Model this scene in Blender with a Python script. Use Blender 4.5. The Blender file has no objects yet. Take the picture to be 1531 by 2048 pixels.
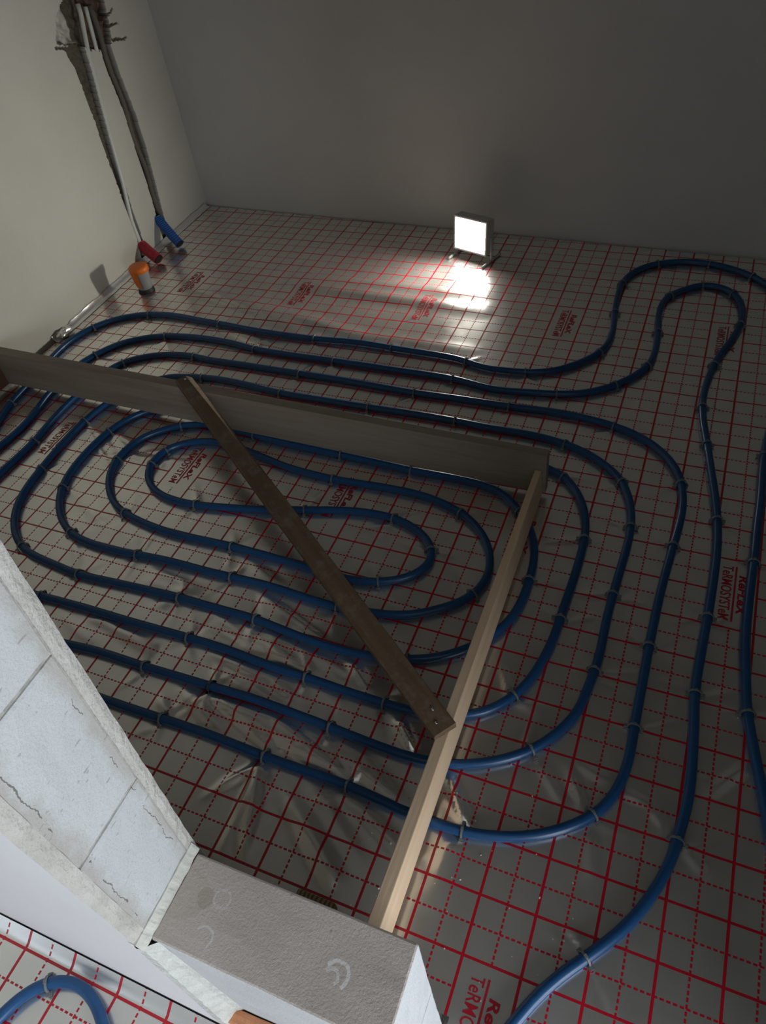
import bpy, bmesh, math, random
import numpy as np
from mathutils import Vector, Matrix, noise, kdtree

S = bpy.context.scene
COL = S.collection
random.seed(7); rng = np.random.default_rng(7)

# ------------------------------------------------------------------ camera
CAM_R = [[0.920827,0.372382,-0.1158],[0.196868,-0.700218,-0.686249],[-0.336632,0.609119,-0.718089]]
CAM_C = [0.65041,-0.38918,1.42466]
CAM_F = 1483.06
cd = bpy.data.cameras.new('camera'); cam = bpy.data.objects.new('camera', cd); COL.objects.link(cam)
cd.sensor_fit = 'HORIZONTAL'; cd.sensor_width = 36.0; cd.lens = CAM_F / 1531.0 * 36.0
cd.clip_start = 0.02
Rm = Matrix(CAM_R).transposed() @ Matrix(((1,0,0),(0,-1,0),(0,0,-1)))
M4 = Rm.to_4x4(); M4.translation = Vector(CAM_C); cam.matrix_world = M4
S.camera = cam

# ------------------------------------------------------------------ light
S.view_settings.view_transform = 'Standard'; S.view_settings.look = 'None'
S.view_settings.exposure = 0.0; S.view_settings.gamma = 1.0
S.view_settings.use_curve_mapping = False
w = bpy.data.worlds.new('sky'); S.world = w; w.use_nodes = True
bg = w.node_tree.nodes['Background']; bg.inputs[0].default_value = (0.75, 0.86, 1.0, 1); bg.inputs[1].default_value = 1.0

def area(name, loc, target, sx, sy, power, color):
    d = bpy.data.lights.new(name, 'AREA'); d.shape = 'RECTANGLE'; d.size = sx; d.size_y = sy
    d.energy = power; d.color = color
    o = bpy.data.objects.new(name, d); COL.objects.link(o); o.location = loc
    o.rotation_euler = (Vector(target) - Vector(loc)).to_track_quat('-Z', 'Y').to_euler()
    return o
# daylight coming in through the window of the room the camera stands in
area('window_daylight', (2.36, -1.20, 0.62), (0.0, -0.20, 0.40), 1.2, 1.0, 58, (0.90, 0.95, 1.0))

# ------------------------------------------------------------------ data measured from the floor grid (metres)
PATH = [[0.581,-0.2154],[0.6048,-0.1664],[0.6245,-0.1255],[0.6562,-0.0774],[0.6966,-0.0301],[0.7374,0.0218],[0.7655,0.0719],[0.787,0.1249],[0.8023,0.1774],[0.8041,0.2118],[0.8131,0.2699],[0.8128,0.336],[0.8087,0.4003],[0.8041,0.4589],[0.7991,0.5117],[0.8007,0.6075],[0.8042,0.7115],[0.8058,0.8077],[0.8046,0.9214],[0.7963,1.0124],[0.782,1.1017],[0.7659,1.1832],[0.7457,1.2852],[0.721,1.4092],[0.7147,1.4945],[0.7208,1.5873],[0.7349,1.6866],[0.7638,1.7837],[0.7859,1.8836],[0.7867,1.9724],[0.7653,2.0493],[0.7148,2.1],[0.6489,2.1065],[0.5883,2.0583],[0.5466,2.0078],[0.5342,1.9227],[0.5482,1.8019],[0.5544,1.6974],[0.5477,1.6104],[0.516,1.5497],[0.4668,1.4862],[0.3899,1.4309],[0.3064,1.4065],[0.2239,1.3962],[0.1157,1.3878],[-0.0107,1.4096],[-0.2169,1.4122],[-0.4422,1.4136],[-0.5946,1.4122],[-0.7495,1.4172],[-0.857,1.4345],[-1.0026,1.4363],[-1.1257,1.4192],[-1.1969,1.3897],[-1.2731,1.3345],[-1.3206,1.2534],[-1.3417,1.2008],[-1.3397,1.0197],[-1.316,0.9126],[-1.3058,0.8171],[-1.3148,0.7465],[-1.3212,0.5845],[-1.2967,0.4536],[-1.2432,0.3515],[-1.1627,0.2759],[-1.0569,0.2244],[-0.9279,0.1949],[-0.7775,0.1851],[-0.6076,0.1926],[-0.5101,0.2009],[-0.3658,0.201],[-0.2722,0.2032],[-0.1818,0.2053],[-0.0874,0.2088],[0.0196,0.205],[0.1088,0.2014],[0.2163,0.1948],[0.2852,0.1934],[0.3275,0.1957],[0.3884,0.2085],[0.4267,0.2228],[0.4771,0.2513],[0.5183,0.2835],[0.5469,0.3185],[0.5741,0.3629],[0.5926,0.4127],[0.5935,0.4569],[0.6023,0.5124],[0.6012,0.5856],[0.5991,0.6478],[0.6005,0.7142],[0.603,0.7896],[0.6066,0.8752],[0.6042,0.9397],[0.5956,0.9928],[0.5751,1.0514],[0.5497,1.0979],[0.502,1.1372],[0.4759,1.1567],[0.4091,1.1865],[0.3433,1.2019],[0.2448,1.2101],[0.1567,1.2091],[0.059,1.2153],[-0.098,1.2161],[-0.2238,1.2126],[-0.3618,1.2118],[-0.54,1.2125],[-0.6715,1.2264],[-0.7815,1.2316],[-0.9115,1.2151],[-0.9706,1.1985],[-1.03,1.1409],[-1.0707,1.0788],[-1.0926,1.0222],[-1.1114,0.9272],[-1.1122,0.8322],[-1.0995,0.7015],[-1.0871,0.6169],[-1.062,0.5436],[-1.0226,0.485],[-0.9721,0.4393],[-0.9274,0.4134],[-0.8597,0.3986],[-0.7888,0.3918],[-0.7121,0.3828],[-0.6048,0.3887],[-0.501,0.3944],[-0.3948,0.3989],[-0.2745,0.3982],[-0.1887,0.3996],[-0.0432,0.3853],[0.0435,0.3815],[0.1273,0.388],[0.1811,0.3978],[0.2287,0.4106],[0.2804,0.4346],[0.3277,0.4721],[0.3835,0.541],[0.4018,0.5915],[0.4092,0.6401],[0.4092,0.7042],[0.4059,0.7589],[0.3971,0.8025],[0.3764,0.8502],[0.3515,0.8863],[0.3232,0.9165],[0.2631,0.9657],[0.1967,0.9807],[0.1041,0.9831],[0.005,0.9811],[-0.1,0.9856],[-0.2139,0.9891],[-0.3489,0.9922],[-0.4499,0.9976],[-0.6236,1.0147],[-0.6845,1.0121],[-0.7703,0.9864],[-0.8224,0.9479],[-0.8608,0.9089],[-0.8838,0.8497],[-0.8828,0.7863],[-0.8612,0.7231],[-0.8128,0.6628],[-0.7738,0.631],[-0.7138,0.6065],[-0.6384,0.591],[-0.5467,0.5814],[-0.4387,0.584],[-0.3553,0.5866],[-0.2966,0.5856],[-0.1944,0.583],[-0.1043,0.578],[-0.0041,0.5744],[0.0593,0.5863],[0.1128,0.6096],[0.1431,0.6352],[0.1638,0.6636],[0.167,0.6984],[0.152,0.7346],[0.1126,0.768],[0.0673,0.7888],[0.0154,0.7992],[-0.0765,0.7958],[-0.141,0.7822],[-0.2227,0.7593],[-0.3017,0.7391],[-0.344,0.7272],[-0.4578,0.7054],[-0.5399,0.6927],[-0.6148,0.6926],[-0.6685,0.7025],[-0.7145,0.7258],[-0.7481,0.761],[-0.7661,0.8094],[-0.7575,0.8704],[-0.7081,0.9193],[-0.6581,0.9386],[-0.5964,0.948],[-0.4506,0.9233],[-0.3596,0.9021],[-0.2897,0.8951],[-0.2011,0.8903],[-0.0889,0.8962],[0.0107,0.8995],[0.0908,0.8948],[0.1542,0.8766],[0.1969,0.8599],[0.2437,0.8268],[0.2775,0.7887],[0.3016,0.7438],[0.3132,0.6971],[0.3118,0.6588],[0.2985,0.6205],[0.2687,0.5829],[0.2219,0.5481],[0.1772,0.5201],[0.1194,0.5036],[0.0945,0.501],[-0.0023,0.4891],[-0.1007,0.4933],[-0.1991,0.4989],[-0.2971,0.4956],[-0.3825,0.4931],[-0.4887,0.494],[-0.5937,0.4873],[-0.6806,0.4824],[-0.765,0.4863],[-0.8298,0.5],[-0.89,0.5363],[-0.9394,0.5849],[-0.9798,0.6536],[-0.9981,0.7246],[-1.0029,0.8148],[-0.9941,0.9003],[-0.9718,0.9619],[-0.935,1.0151],[-0.7763,1.106],[-0.4887,1.124],[-0.1454,1.1169],[0.1518,1.1029],[0.3619,1.0858],[0.4055,1.0694],[0.4463,1.0294],[0.4816,0.9672],[0.4986,0.9157],[0.5061,0.8577],[0.507,0.7832],[0.5059,0.7118],[0.5018,0.6226],[0.5008,0.5586],[0.4905,0.4899],[0.4775,0.4364],[0.4601,0.396],[0.4201,0.3456],[0.3779,0.3167],[0.3184,0.3001],[0.2734,0.2895],[0.203,0.2886],[0.1342,0.2889],[0.0163,0.293],[-0.1068,0.2952],[-0.1937,0.3019],[-0.3172,0.3021],[-0.4594,0.2985],[-0.617,0.2978],[-0.7471,0.294],[-0.8023,0.2914],[-0.9176,0.2914],[-1.0148,0.3043],[-1.0935,0.3325],[-1.1535,0.3781],[-1.1946,0.4435],[-1.2165,0.5308],[-1.2189,0.6423],[-1.2147,0.7148],[-1.2133,0.7979],[-1.2234,0.8641],[-1.2308,0.9336],[-1.2297,1.022],[-1.219,1.1214],[-1.2043,1.2005],[-1.1854,1.2358],[-1.1244,1.286],[-1.0493,1.3162],[-0.9434,1.3311],[-0.8968,1.3235],[-0.7263,1.3234],[-0.5214,1.3224],[-0.3472,1.3219],[-0.1107,1.3142],[0.0428,1.3182],[0.1876,1.3183],[0.2984,1.3229],[0.3914,1.3194],[0.4943,1.3024],[0.5697,1.276],[0.6245,1.2383],[0.6639,1.1948],[0.6933,1.147],[0.698,1.1246],[0.7124,1.057],[0.7144,0.9892],[0.7088,0.9049],[0.7035,0.825],[0.6992,0.7443],[0.6979,0.6736],[0.6974,0.602],[0.6975,0.5299],[0.6982,0.4577],[0.6976,0.409],[0.7,0.3454],[0.6962,0.2872],[0.6824,0.2363],[0.6565,0.1947],[0.628,0.1687],[0.5894,0.1393],[0.5386,0.1134],[0.4739,0.0943],[0.4401,0.0882],[0.3884,0.0873],[0.3218,0.0875],[0.2698,0.0936],[0.2011,0.0985],[0.1032,0.0984],[0.0055,0.0978],[-0.0718,0.1013],[-0.1714,0.1028],[-0.2592,0.1008],[-0.3273,0.0997],[-0.4169,0.0989],[-0.6107,0.1037],[-0.7751,0.1234],[-0.9138,0.1603],[-1.0308,0.2164],[-1.1296,0.2939],[-1.2141,0.3948],[-1.2879,0.5214],[-1.355,0.6757],[-1.419,0.8599],[-1.4437,0.9374],[-1.4537,1.0271],[-1.4812,1.2072],[-1.485,1.3003],[-1.4536,1.4048],[-1.3834,1.4845],[-1.2754,1.5363],[-1.1505,1.5492],[-1.0465,1.5393],[-0.9473,1.5346],[-0.8004,1.5225],[-0.5623,1.5198],[-0.3991,1.5319],[-0.2746,1.5256],[-0.0198,1.5127],[0.0496,1.4882],[0.1407,1.4886],[0.1993,1.4919],[0.2801,1.5203],[0.3478,1.5806],[0.3934,1.6417],[0.4118,1.7301],[0.3974,1.8841],[0.3889,1.978],[0.3914,2.0914],[0.4288,2.1767],[0.4918,2.2277],[0.5772,2.2556],[0.671,2.2515],[0.7525,2.2198],[0.8019,2.1902],[0.8455,2.1484],[0.9705,1.9838],[0.9956,1.837],[0.9625,1.6854],[0.9127,1.5065],[0.8878,1.2774],[0.8888,1.0997],[0.8863,1.0083],[0.8865,0.912],[0.8835,0.8158],[0.8824,0.7262],[0.8843,0.6478],[0.8904,0.5838],[0.8975,0.5034],[0.9122,0.4354],[0.9242,0.3871],[0.938,0.3297],[0.9429,0.3075],[0.9504,0.2742],[0.9616,0.2243]]
CLIPS = [["outermost upper pipe run",[[-1.4475,1.4088],[-1.2749,1.5368],[-0.9575,1.5382],[-0.5631,1.5223],[-0.2733,1.5229],[-0.0058,1.5078],[0.1959,1.4933]]],["outer bend by the back wall",[[0.3937,1.6388],[0.3978,1.8808],[0.3815,2.0732],[0.4867,2.2164],[0.6528,2.2446],[0.7988,2.1861]]],["second upper pipe run",[[-1.3214,1.2556],[-1.1245,1.4186],[-0.7429,1.4189],[-0.4398,1.4165],[-0.0112,1.4116],[0.3069,1.4039],[0.4671,1.4836]]],["small loop near the back wall",[[0.5425,1.6063],[0.5518,1.7942],[0.5569,2.0185],[0.6489,2.1029],[0.7416,2.0533],[0.7853,1.8857]]],["long right-hand pipe run",[[0.7301,1.6485],[0.7175,1.44],[0.7452,1.2867],[0.7941,1.0099],[0.804,0.71],[0.7991,0.5084],[0.8029,0.2048],[0.6964,-0.0392]]],["rightmost pipe run",[[0.8875,1.2751],[0.8854,0.8936],[0.896,0.4957]]],["third upper run behind the plank",[[-1.186,1.2327],[-0.944,1.3332],[-0.5197,1.32],[-0.1097,1.3118],[0.1883,1.3159],[0.4946,1.3]]],["outer right-hand curve",[[0.6987,1.116],[0.706,0.8937],[0.697,0.6028],[0.6959,0.3933],[0.6557,0.1976],[0.4422,0.0881]]],["upper run just behind the plank",[[-0.839,1.2212],[-0.5383,1.2103],[-0.2225,1.2103],[0.0598,1.213],[0.3875,1.1906]]],["second right-hand curve",[[0.5605,1.0852],[0.6032,0.9315],[0.6006,0.7126],[0.6006,0.5016],[0.5242,0.2845]]],["third right-hand curve",[[0.4066,1.0641],[0.5061,0.8677],[0.5046,0.6095],[0.4609,0.3929]]],["lower run nearest the block wall",[[-0.2543,0.0949],[0.0064,0.0971],[0.1983,0.0966]]],["second lower run from the block wall",[[-0.363,0.1983],[-0.1837,0.2057],[-0.185,0.2018],[0.1104,0.1987]]],["third lower run from the block wall",[[-0.7625,0.2934],[-0.3132,0.297],[0.0133,0.2908],[0.2049,0.279]]],["fourth lower run from the block wall",[[-0.9299,0.4141],[-0.7075,0.3855],[-0.3933,0.3978],[-0.1751,0.3972],[0.2105,0.4133]]],["fifth lower run from the block wall",[[-0.9724,0.6498],[-0.8298,0.5014],[-0.5913,0.4851],[-0.2965,0.4913],[0.001,0.4876]]],["slanting pipes left of the spiral",[[-1.4439,0.9347],[-1.2106,0.7962],[-1.0944,0.6929],[-1.1031,0.9224],[-0.9905,0.9013]]],["inner bends around the two-loop centre",[[-0.8908,0.7898],[-0.7188,0.6065],[-0.7665,0.9866],[-0.3538,0.5852],[-0.5117,0.9979],[-0.2184,0.9879],[-0.2008,0.8903],[0.0054,0.9805]]],["right end of the inner oval",[[0.1894,0.8622],[0.2989,0.619],[0.3253,0.9087],[0.4096,0.7026]]],["innermost oval of the spiral",[[-0.7528,0.8693],[-0.7645,0.8037],[-0.5382,0.6912],[-0.2214,0.7577],[0.0185,0.7981],[0.1565,0.7224],[0.0621,0.5856]]]]
PATH2 = [[-0.1978,-0.5039],[-0.1844,-0.4605],[-0.1777,-0.4387],[-0.1652,-0.4145],[-0.1402,-0.391],[-0.1082,-0.3758],[-0.0804,-0.3737],[-0.0516,-0.3805],[-0.0256,-0.3936],[-0.01,-0.4072],[0.0213,-0.4346]]
CLIP2 = [-0.1357,-0.3921]
RIDGES = [[-0.2896,0.3199,-0.0532,0.3064,0.018,0.005],[-0.1627,0.3926,0.1409,0.3207,0.02,0.005],[-0.1778,0.1874,0.0311,0.1435,0.016,0.005],[-0.1319,0.2073,0.1898,0.111,0.022,0.007],[0.0059,0.0841,0.0448,-0.0542,0.02,0.006],[-0.2389,0.2878,-0.0539,0.2715,0.015,0.004],[0.0854,0.3662,0.1409,0.3207,0.01,0.005],[0.2384,0.2702,0.2933,0.2115,0.012,0.007],[0.0273,0.1423,0.1499,0.1092,0.014,0.004],[0.0132,0.0867,-0.0494,0.0201,0.012,0.004],[0.1492,0.1836,0.3017,0.1072,0.02,0.004],[0.3829,0.1778,0.438,0.1107,0.012,0.006],[0.1299,0.0318,0.2565,-0.0719,0.03,0.004],[0.4304,0.1008,0.4331,-0.0334,0.03,0.004],[-0.1697,0.2892,-0.0076,0.2721,0.015,0.004],[-0.1177,0.3741,0.0632,0.2952,0.02,0.004],[-0.819,1.9132,-0.08,1.915,0.03,0.009],[-0.8229,1.8564,-0.0517,1.8219,0.03,0.009],[-1.1574,1.7391,-0.6717,1.5887,0.025,0.008],[-0.948,1.7108,-0.3922,1.5768,0.025,0.007],[-0.9488,1.5317,-0.6682,1.4385,0.02,0.008],[-0.4268,1.5925,0.0009,1.5842,0.02,0.003],[-1.1062,0.9321,-0.9343,0.8319,0.012,0.003],[-0.9403,0.638,-0.6484,0.5101,0.014,0.003],[-1.0081,0.9217,-0.9041,0.8806,0.01,0.004],[-0.8133,0.4878,-0.7253,0.4071,0.01,0.003],[-1.3774,1.2393,-1.166,1.2234,0.02,0.004],[-0.9303,0.8088,-0.6655,0.8471,0.02,0.003],[0.5868,0.2893,0.6429,0.2103,0.01,0.004],[0.5437,0.2656,0.5974,0.2067,0.01,0.004],[0.6069,0.2523,0.6385,0.2128,0.008,0.004],[0.6018,0.2944,0.6849,0.2708,0.012,0.004],[0.6935,0.2653,0.7476,0.2552,0.008,0.005],[0.7557,0.2499,0.7905,0.2069,0.01,0.005],[0.8464,0.3103,0.9083,0.3908,0.01,0.005],[0.8229,0.3271,0.8401,0.3373,0.008,0.004],[0.6617,0.1728,0.6736,0.0938,0.012,0.003],[0.8163,0.1971,0.8539,0.1664,0.01,0.004],[0.6506,0.0014,0.6827,-0.0198,0.01,0.004],[-0.4458,0.3691,-0.391,0.419,0.02,0.005],[-0.586,0.2931,-0.3791,0.2495,0.02,0.005],[-0.2463,0.179,-0.1272,0.1315,0.02,0.005],[-0.2898,0.1467,-0.2361,0.1077,0.012,0.004],[-0.173,0.1852,-0.0431,0.1722,0.015,0.005],[-0.5201,0.4545,-0.3741,0.4409,0.015,0.004],[-0.588,0.2817,-0.5096,0.2902,0.012,0.005],[-0.6576,0.2601,-0.5276,0.2172,0.02,0.003],[-0.2832,0.5565,-0.1483,0.4893,0.02,0.004],[-0.2038,0.4669,-0.1049,0.4234,0.02,0.004],[-0.169,0.4034,-0.0872,0.3539,0.015,0.004],[-0.5156,0.4284,-0.1826,0.384,0.012,0.004],[-0.4173,0.4198,-0.2397,0.3941,0.01,0.003],[-0.3248,0.4036,-0.078,0.3051,0.012,0.004],[-0.2097,0.3756,0.1003,0.2694,0.013,0.005],[-0.2778,0.3064,-0.0806,0.2546,0.012,0.004],[-0.1696,0.3608,0.0091,0.2839,0.01,0.004],[-0.0656,0.2595,0.0122,0.2432,0.01,0.004],[-1.095,0.9101,-0.8922,0.7634,0.008,0.004],[-1.0022,0.9102,-0.831,0.8217,0.007,0.003],[0.0093,0.0839,0.0189,-0.0998,0.01,0.004],[0.0116,0.0847,0.0621,-0.0865,0.01,0.004],[0.0093,0.0839,-0.0701,-0.0144,0.008,0.003],[-0.1883,0.1967,0.0864,0.0899,0.013,0.004],[-0.1825,0.2479,0.1881,0.115,0.014,0.0045],[-0.1354,0.2507,0.1239,0.165,0.012,0.0035],[-0.1789,0.465,0.1313,0.3436,0.012,0.004],[-0.1776,0.3806,0.0079,0.3035,0.01,0.0035],[0.1239,0.165,0.2963,0.104,0.012,0.0035],[0.2013,0.0852,0.3857,0.0021,0.018,0.0035],[0.0901,0.0415,0.2413,-0.0669,0.02,0.0035],[0.1174,0.0906,0.278,-0.0241,0.02,0.003],[0.2436,0.2649,0.3001,0.2093,0.008,0.005],[0.3752,0.1895,0.4389,0.108,0.009,0.004],[0.4349,0.1065,0.417,0.0134,0.02,0.002]]
PIPE_R = 0.010

# ------------------------------------------------------------------ helpers
def tag(o, label=None, cat=None, group=None, kind=None):
    if label: o['label'] = label
    if cat: o['category'] = cat
    if group: o['group'] = group
    if kind: o['kind'] = kind
    return o
def empty(name, loc=(0,0,0)):
    o = bpy.data.objects.new(name, None); COL.objects.link(o); o.location = loc; o.empty_display_size = .05
    return o
def link(name, me, mat, parent=None, smooth=False):
    if mat: me.materials.append(mat)
    if smooth:
        me.polygons.foreach_set('use_smooth', [True] * len(me.polygons))
    o = bpy.data.objects.new(name, me); COL.objects.link(o)
    if parent:
        o.parent = parent; o.matrix_parent_inverse = Matrix.Translation(-parent.location)
    return o
def from_bm(name, bm, mat, parent=None, smooth=False):
    me = bpy.data.meshes.new(name); bm.to_mesh(me); bm.free()
    return link(name, me, mat, parent, smooth)
def from_py(name, v, f, mat, parent=None, smooth=False):
    me = bpy.data.meshes.new(name); me.from_pydata([tuple(p) for p in v], [], f); me.update()
    return link(name, me, mat, parent, smooth)
def bm_box(bm, lo, hi):
    r = bmesh.ops.create_cube(bm, size=1.0)
    for v in r['verts']:
        v.co = Vector([lo[i] + (v.co[i] + .5) * (hi[i] - lo[i]) for i in range(3)])
    return r['verts']
def bevel(bm, w, seg=2):
    bmesh.ops.bevel(bm, geom=list(bm.edges), offset=w, segments=seg, affect='EDGES', profile=.5)
def box(name, lo, hi, mat, parent=None, bev=.002, seg=2):
    bm = bmesh.new(); bm_box(bm, lo, hi)
    if bev: bevel(bm, bev, seg)
    return from_bm(name, bm, mat, parent)
def prism_pts(name, pts8, mat, parent=None, bev=.0, cuts=0, rough=0.0, scale=30):
    """hexahedron from 8 points: bottom loop 4, top loop 4"""
    bm = bmesh.new(); vs = [bm.verts.new(p) for p in pts8]
    for f in ((3,2,1,0),(4,5,6,7),(0,1,5,4),(1,2,6,5),(2,3,7,6),(3,0,4,7)): bm.faces.new([vs[i] for i in f])
    if bev: bevel(bm, bev, 2)
    if cuts:
        bmesh.ops.subdivide_edges(bm, edges=list(bm.edges), cuts=cuts, use_grid_fill=True)
    if rough:
        bm.normal_update()
        for v in bm.verts:
            n = noise.noise(v.co * scale) + .5 * noise.noise(v.co * scale * 3.1)
            v.co += v.normal * n * rough
    bmesh.ops.recalc_face_normals(bm, faces=list(bm.faces))
    return from_bm(name, bm, mat, parent)
def tube_mesh(bm, pts, r, seg=12, caps=True, rfun=None, closed=False):
    pts = [Vector(p) for p in pts]; n = len(pts); rings = []
    up = Vector((0,0,1)); prev = None
    for i, p in enumerate(pts):
        t = (pts[min(i+1, n-1)] - pts[max(i-1, 0)]).normalized()
        if prev is None:
            a = up if abs(t.z) < .9 else Vector((1,0,0))
            u = (a - t * a.dot(t)).normalized()
        else:
            u = (prev - t * prev.dot(t)).normalized()
        prev = u; b = t.cross(u)
        rr = rfun(i) if rfun else r
        rings.append([bm.verts.new(p + (u * math.cos(2*math.pi*k/seg) + b * math.sin(2*math.pi*k/seg)) * rr) for k in range(seg)])
    for i in range(n-1):
        for k in range(seg):
            bm.faces.new((rings[i][k], rings[i][(k+1)%seg], rings[i+1][(k+1)%seg], rings[i+1][k]))
    if caps:
        bm.faces.new(rings[0][::-1]); bm.faces.new(rings[-1])
    return rings
def lathe(bm, prof, cx, cy, seg=32, a0=0.0, a1=2*math.pi, tilt=None):
    full = abs(a1 - a0 - 2*math.pi) < 1e-6
    cols = []
    m = seg if full else seg + 1
    for k in range(m):
        a = a0 + (a1-a0)*k/seg
        cols.append([bm.verts.new((cx + r*math.cos(a), cy + r*math.sin(a), z)) for r, z in prof])
    for k in range(m if full else m-1):
        A, B = cols[k], cols[(k+1) % m]
        for i in range(len(prof)-1):
            bm.faces.new((A[i], B[i], B[i+1], A[i+1]))

# ------------------------------------------------------------------ material helpers
class N:
    def __init__(self, name):
        self.m = bpy.data.materials.new(name); self.m.use_nodes = True
        self.t = self.m.node_tree; self.b = self.t.nodes['Principled BSDF']
    def n(self, typ, **kw):
        x = self.t.nodes.new(typ)
        for k, v in kw.items(): setattr(x, k, v)
        return x
    def set(self, **kw):
        for k, v in kw.items():
            self.b.inputs[k.replace('_', ' ')].default_value = v
        return self
    def math(self, op, a, b=None, clamp=False):
        x = self.n('ShaderNodeMath', operation=op, use_clamp=clamp)
        for i, v in enumerate((a, b)):
            if v is None: continue
            if isinstance(v, (int, float)): x.inputs[i].default_value = v
            else: self.t.links.new(v, x.inputs[i])
        return x.outputs[0]
    def link(self, a, b): self.t.links.new(a, b)
    def obj(self): return self.n('ShaderNodeTexCoord').outputs['Object']
    def noise(self, vec, scale, detail=4, rough=.55):
        x = self.n('ShaderNodeTexNoise'); x.inputs['Scale'].default_value = scale
        x.inputs['Detail'].default_value = detail; x.inputs['Roughness'].default_value = rough
        self.link(vec, x.inputs['Vector']); return x.outputs['Fac']
    def ramp(self, fac, stops):
        x = self.n('ShaderNodeValToRGB'); e = x.color_ramp.elements
        while len(e) < len(stops): e.new(.5)
        for i, (p, c) in enumerate(stops):
            e[i].position = p; e[i].color = (*c, 1)
        self.link(fac, x.inputs[0]); return x.outputs[0]
    def mix(self, fac, a, b):
        x = self.n('ShaderNodeMix', data_type='RGBA')
        for i, v in ((0, fac), (6, a), (7, b)):
            if isinstance(v, (int, float)): x.inputs[i].default_value = v
            elif isinstance(v, tuple): x.inputs[i].default_value = (*v, 1)
            else: self.link(v, x.inputs[i])
        return x.outputs[2]
    def bump(self, h, strength=.3, dist=.01):
        x = self.n('ShaderNodeBump'); x.inputs['Strength'].default_value = strength; x.inputs['Distance'].default_value = dist
        self.link(h, x.inputs['Height']); self.link(x.outputs[0], self.b.inputs['Normal']); return x
    def color(self, c): self.link(c, self.b.inputs['Base Color']); return self
    def scaled(self, sx, sy, sz, rot=(0,0,0)):
        x = self.n('ShaderNodeMapping'); x.inputs['Scale'].default_value = (sx, sy, sz); x.inputs['Rotation'].default_value = rot
        self.link(self.obj(), x.inputs['Vector']); return x.outputs[0]

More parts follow.
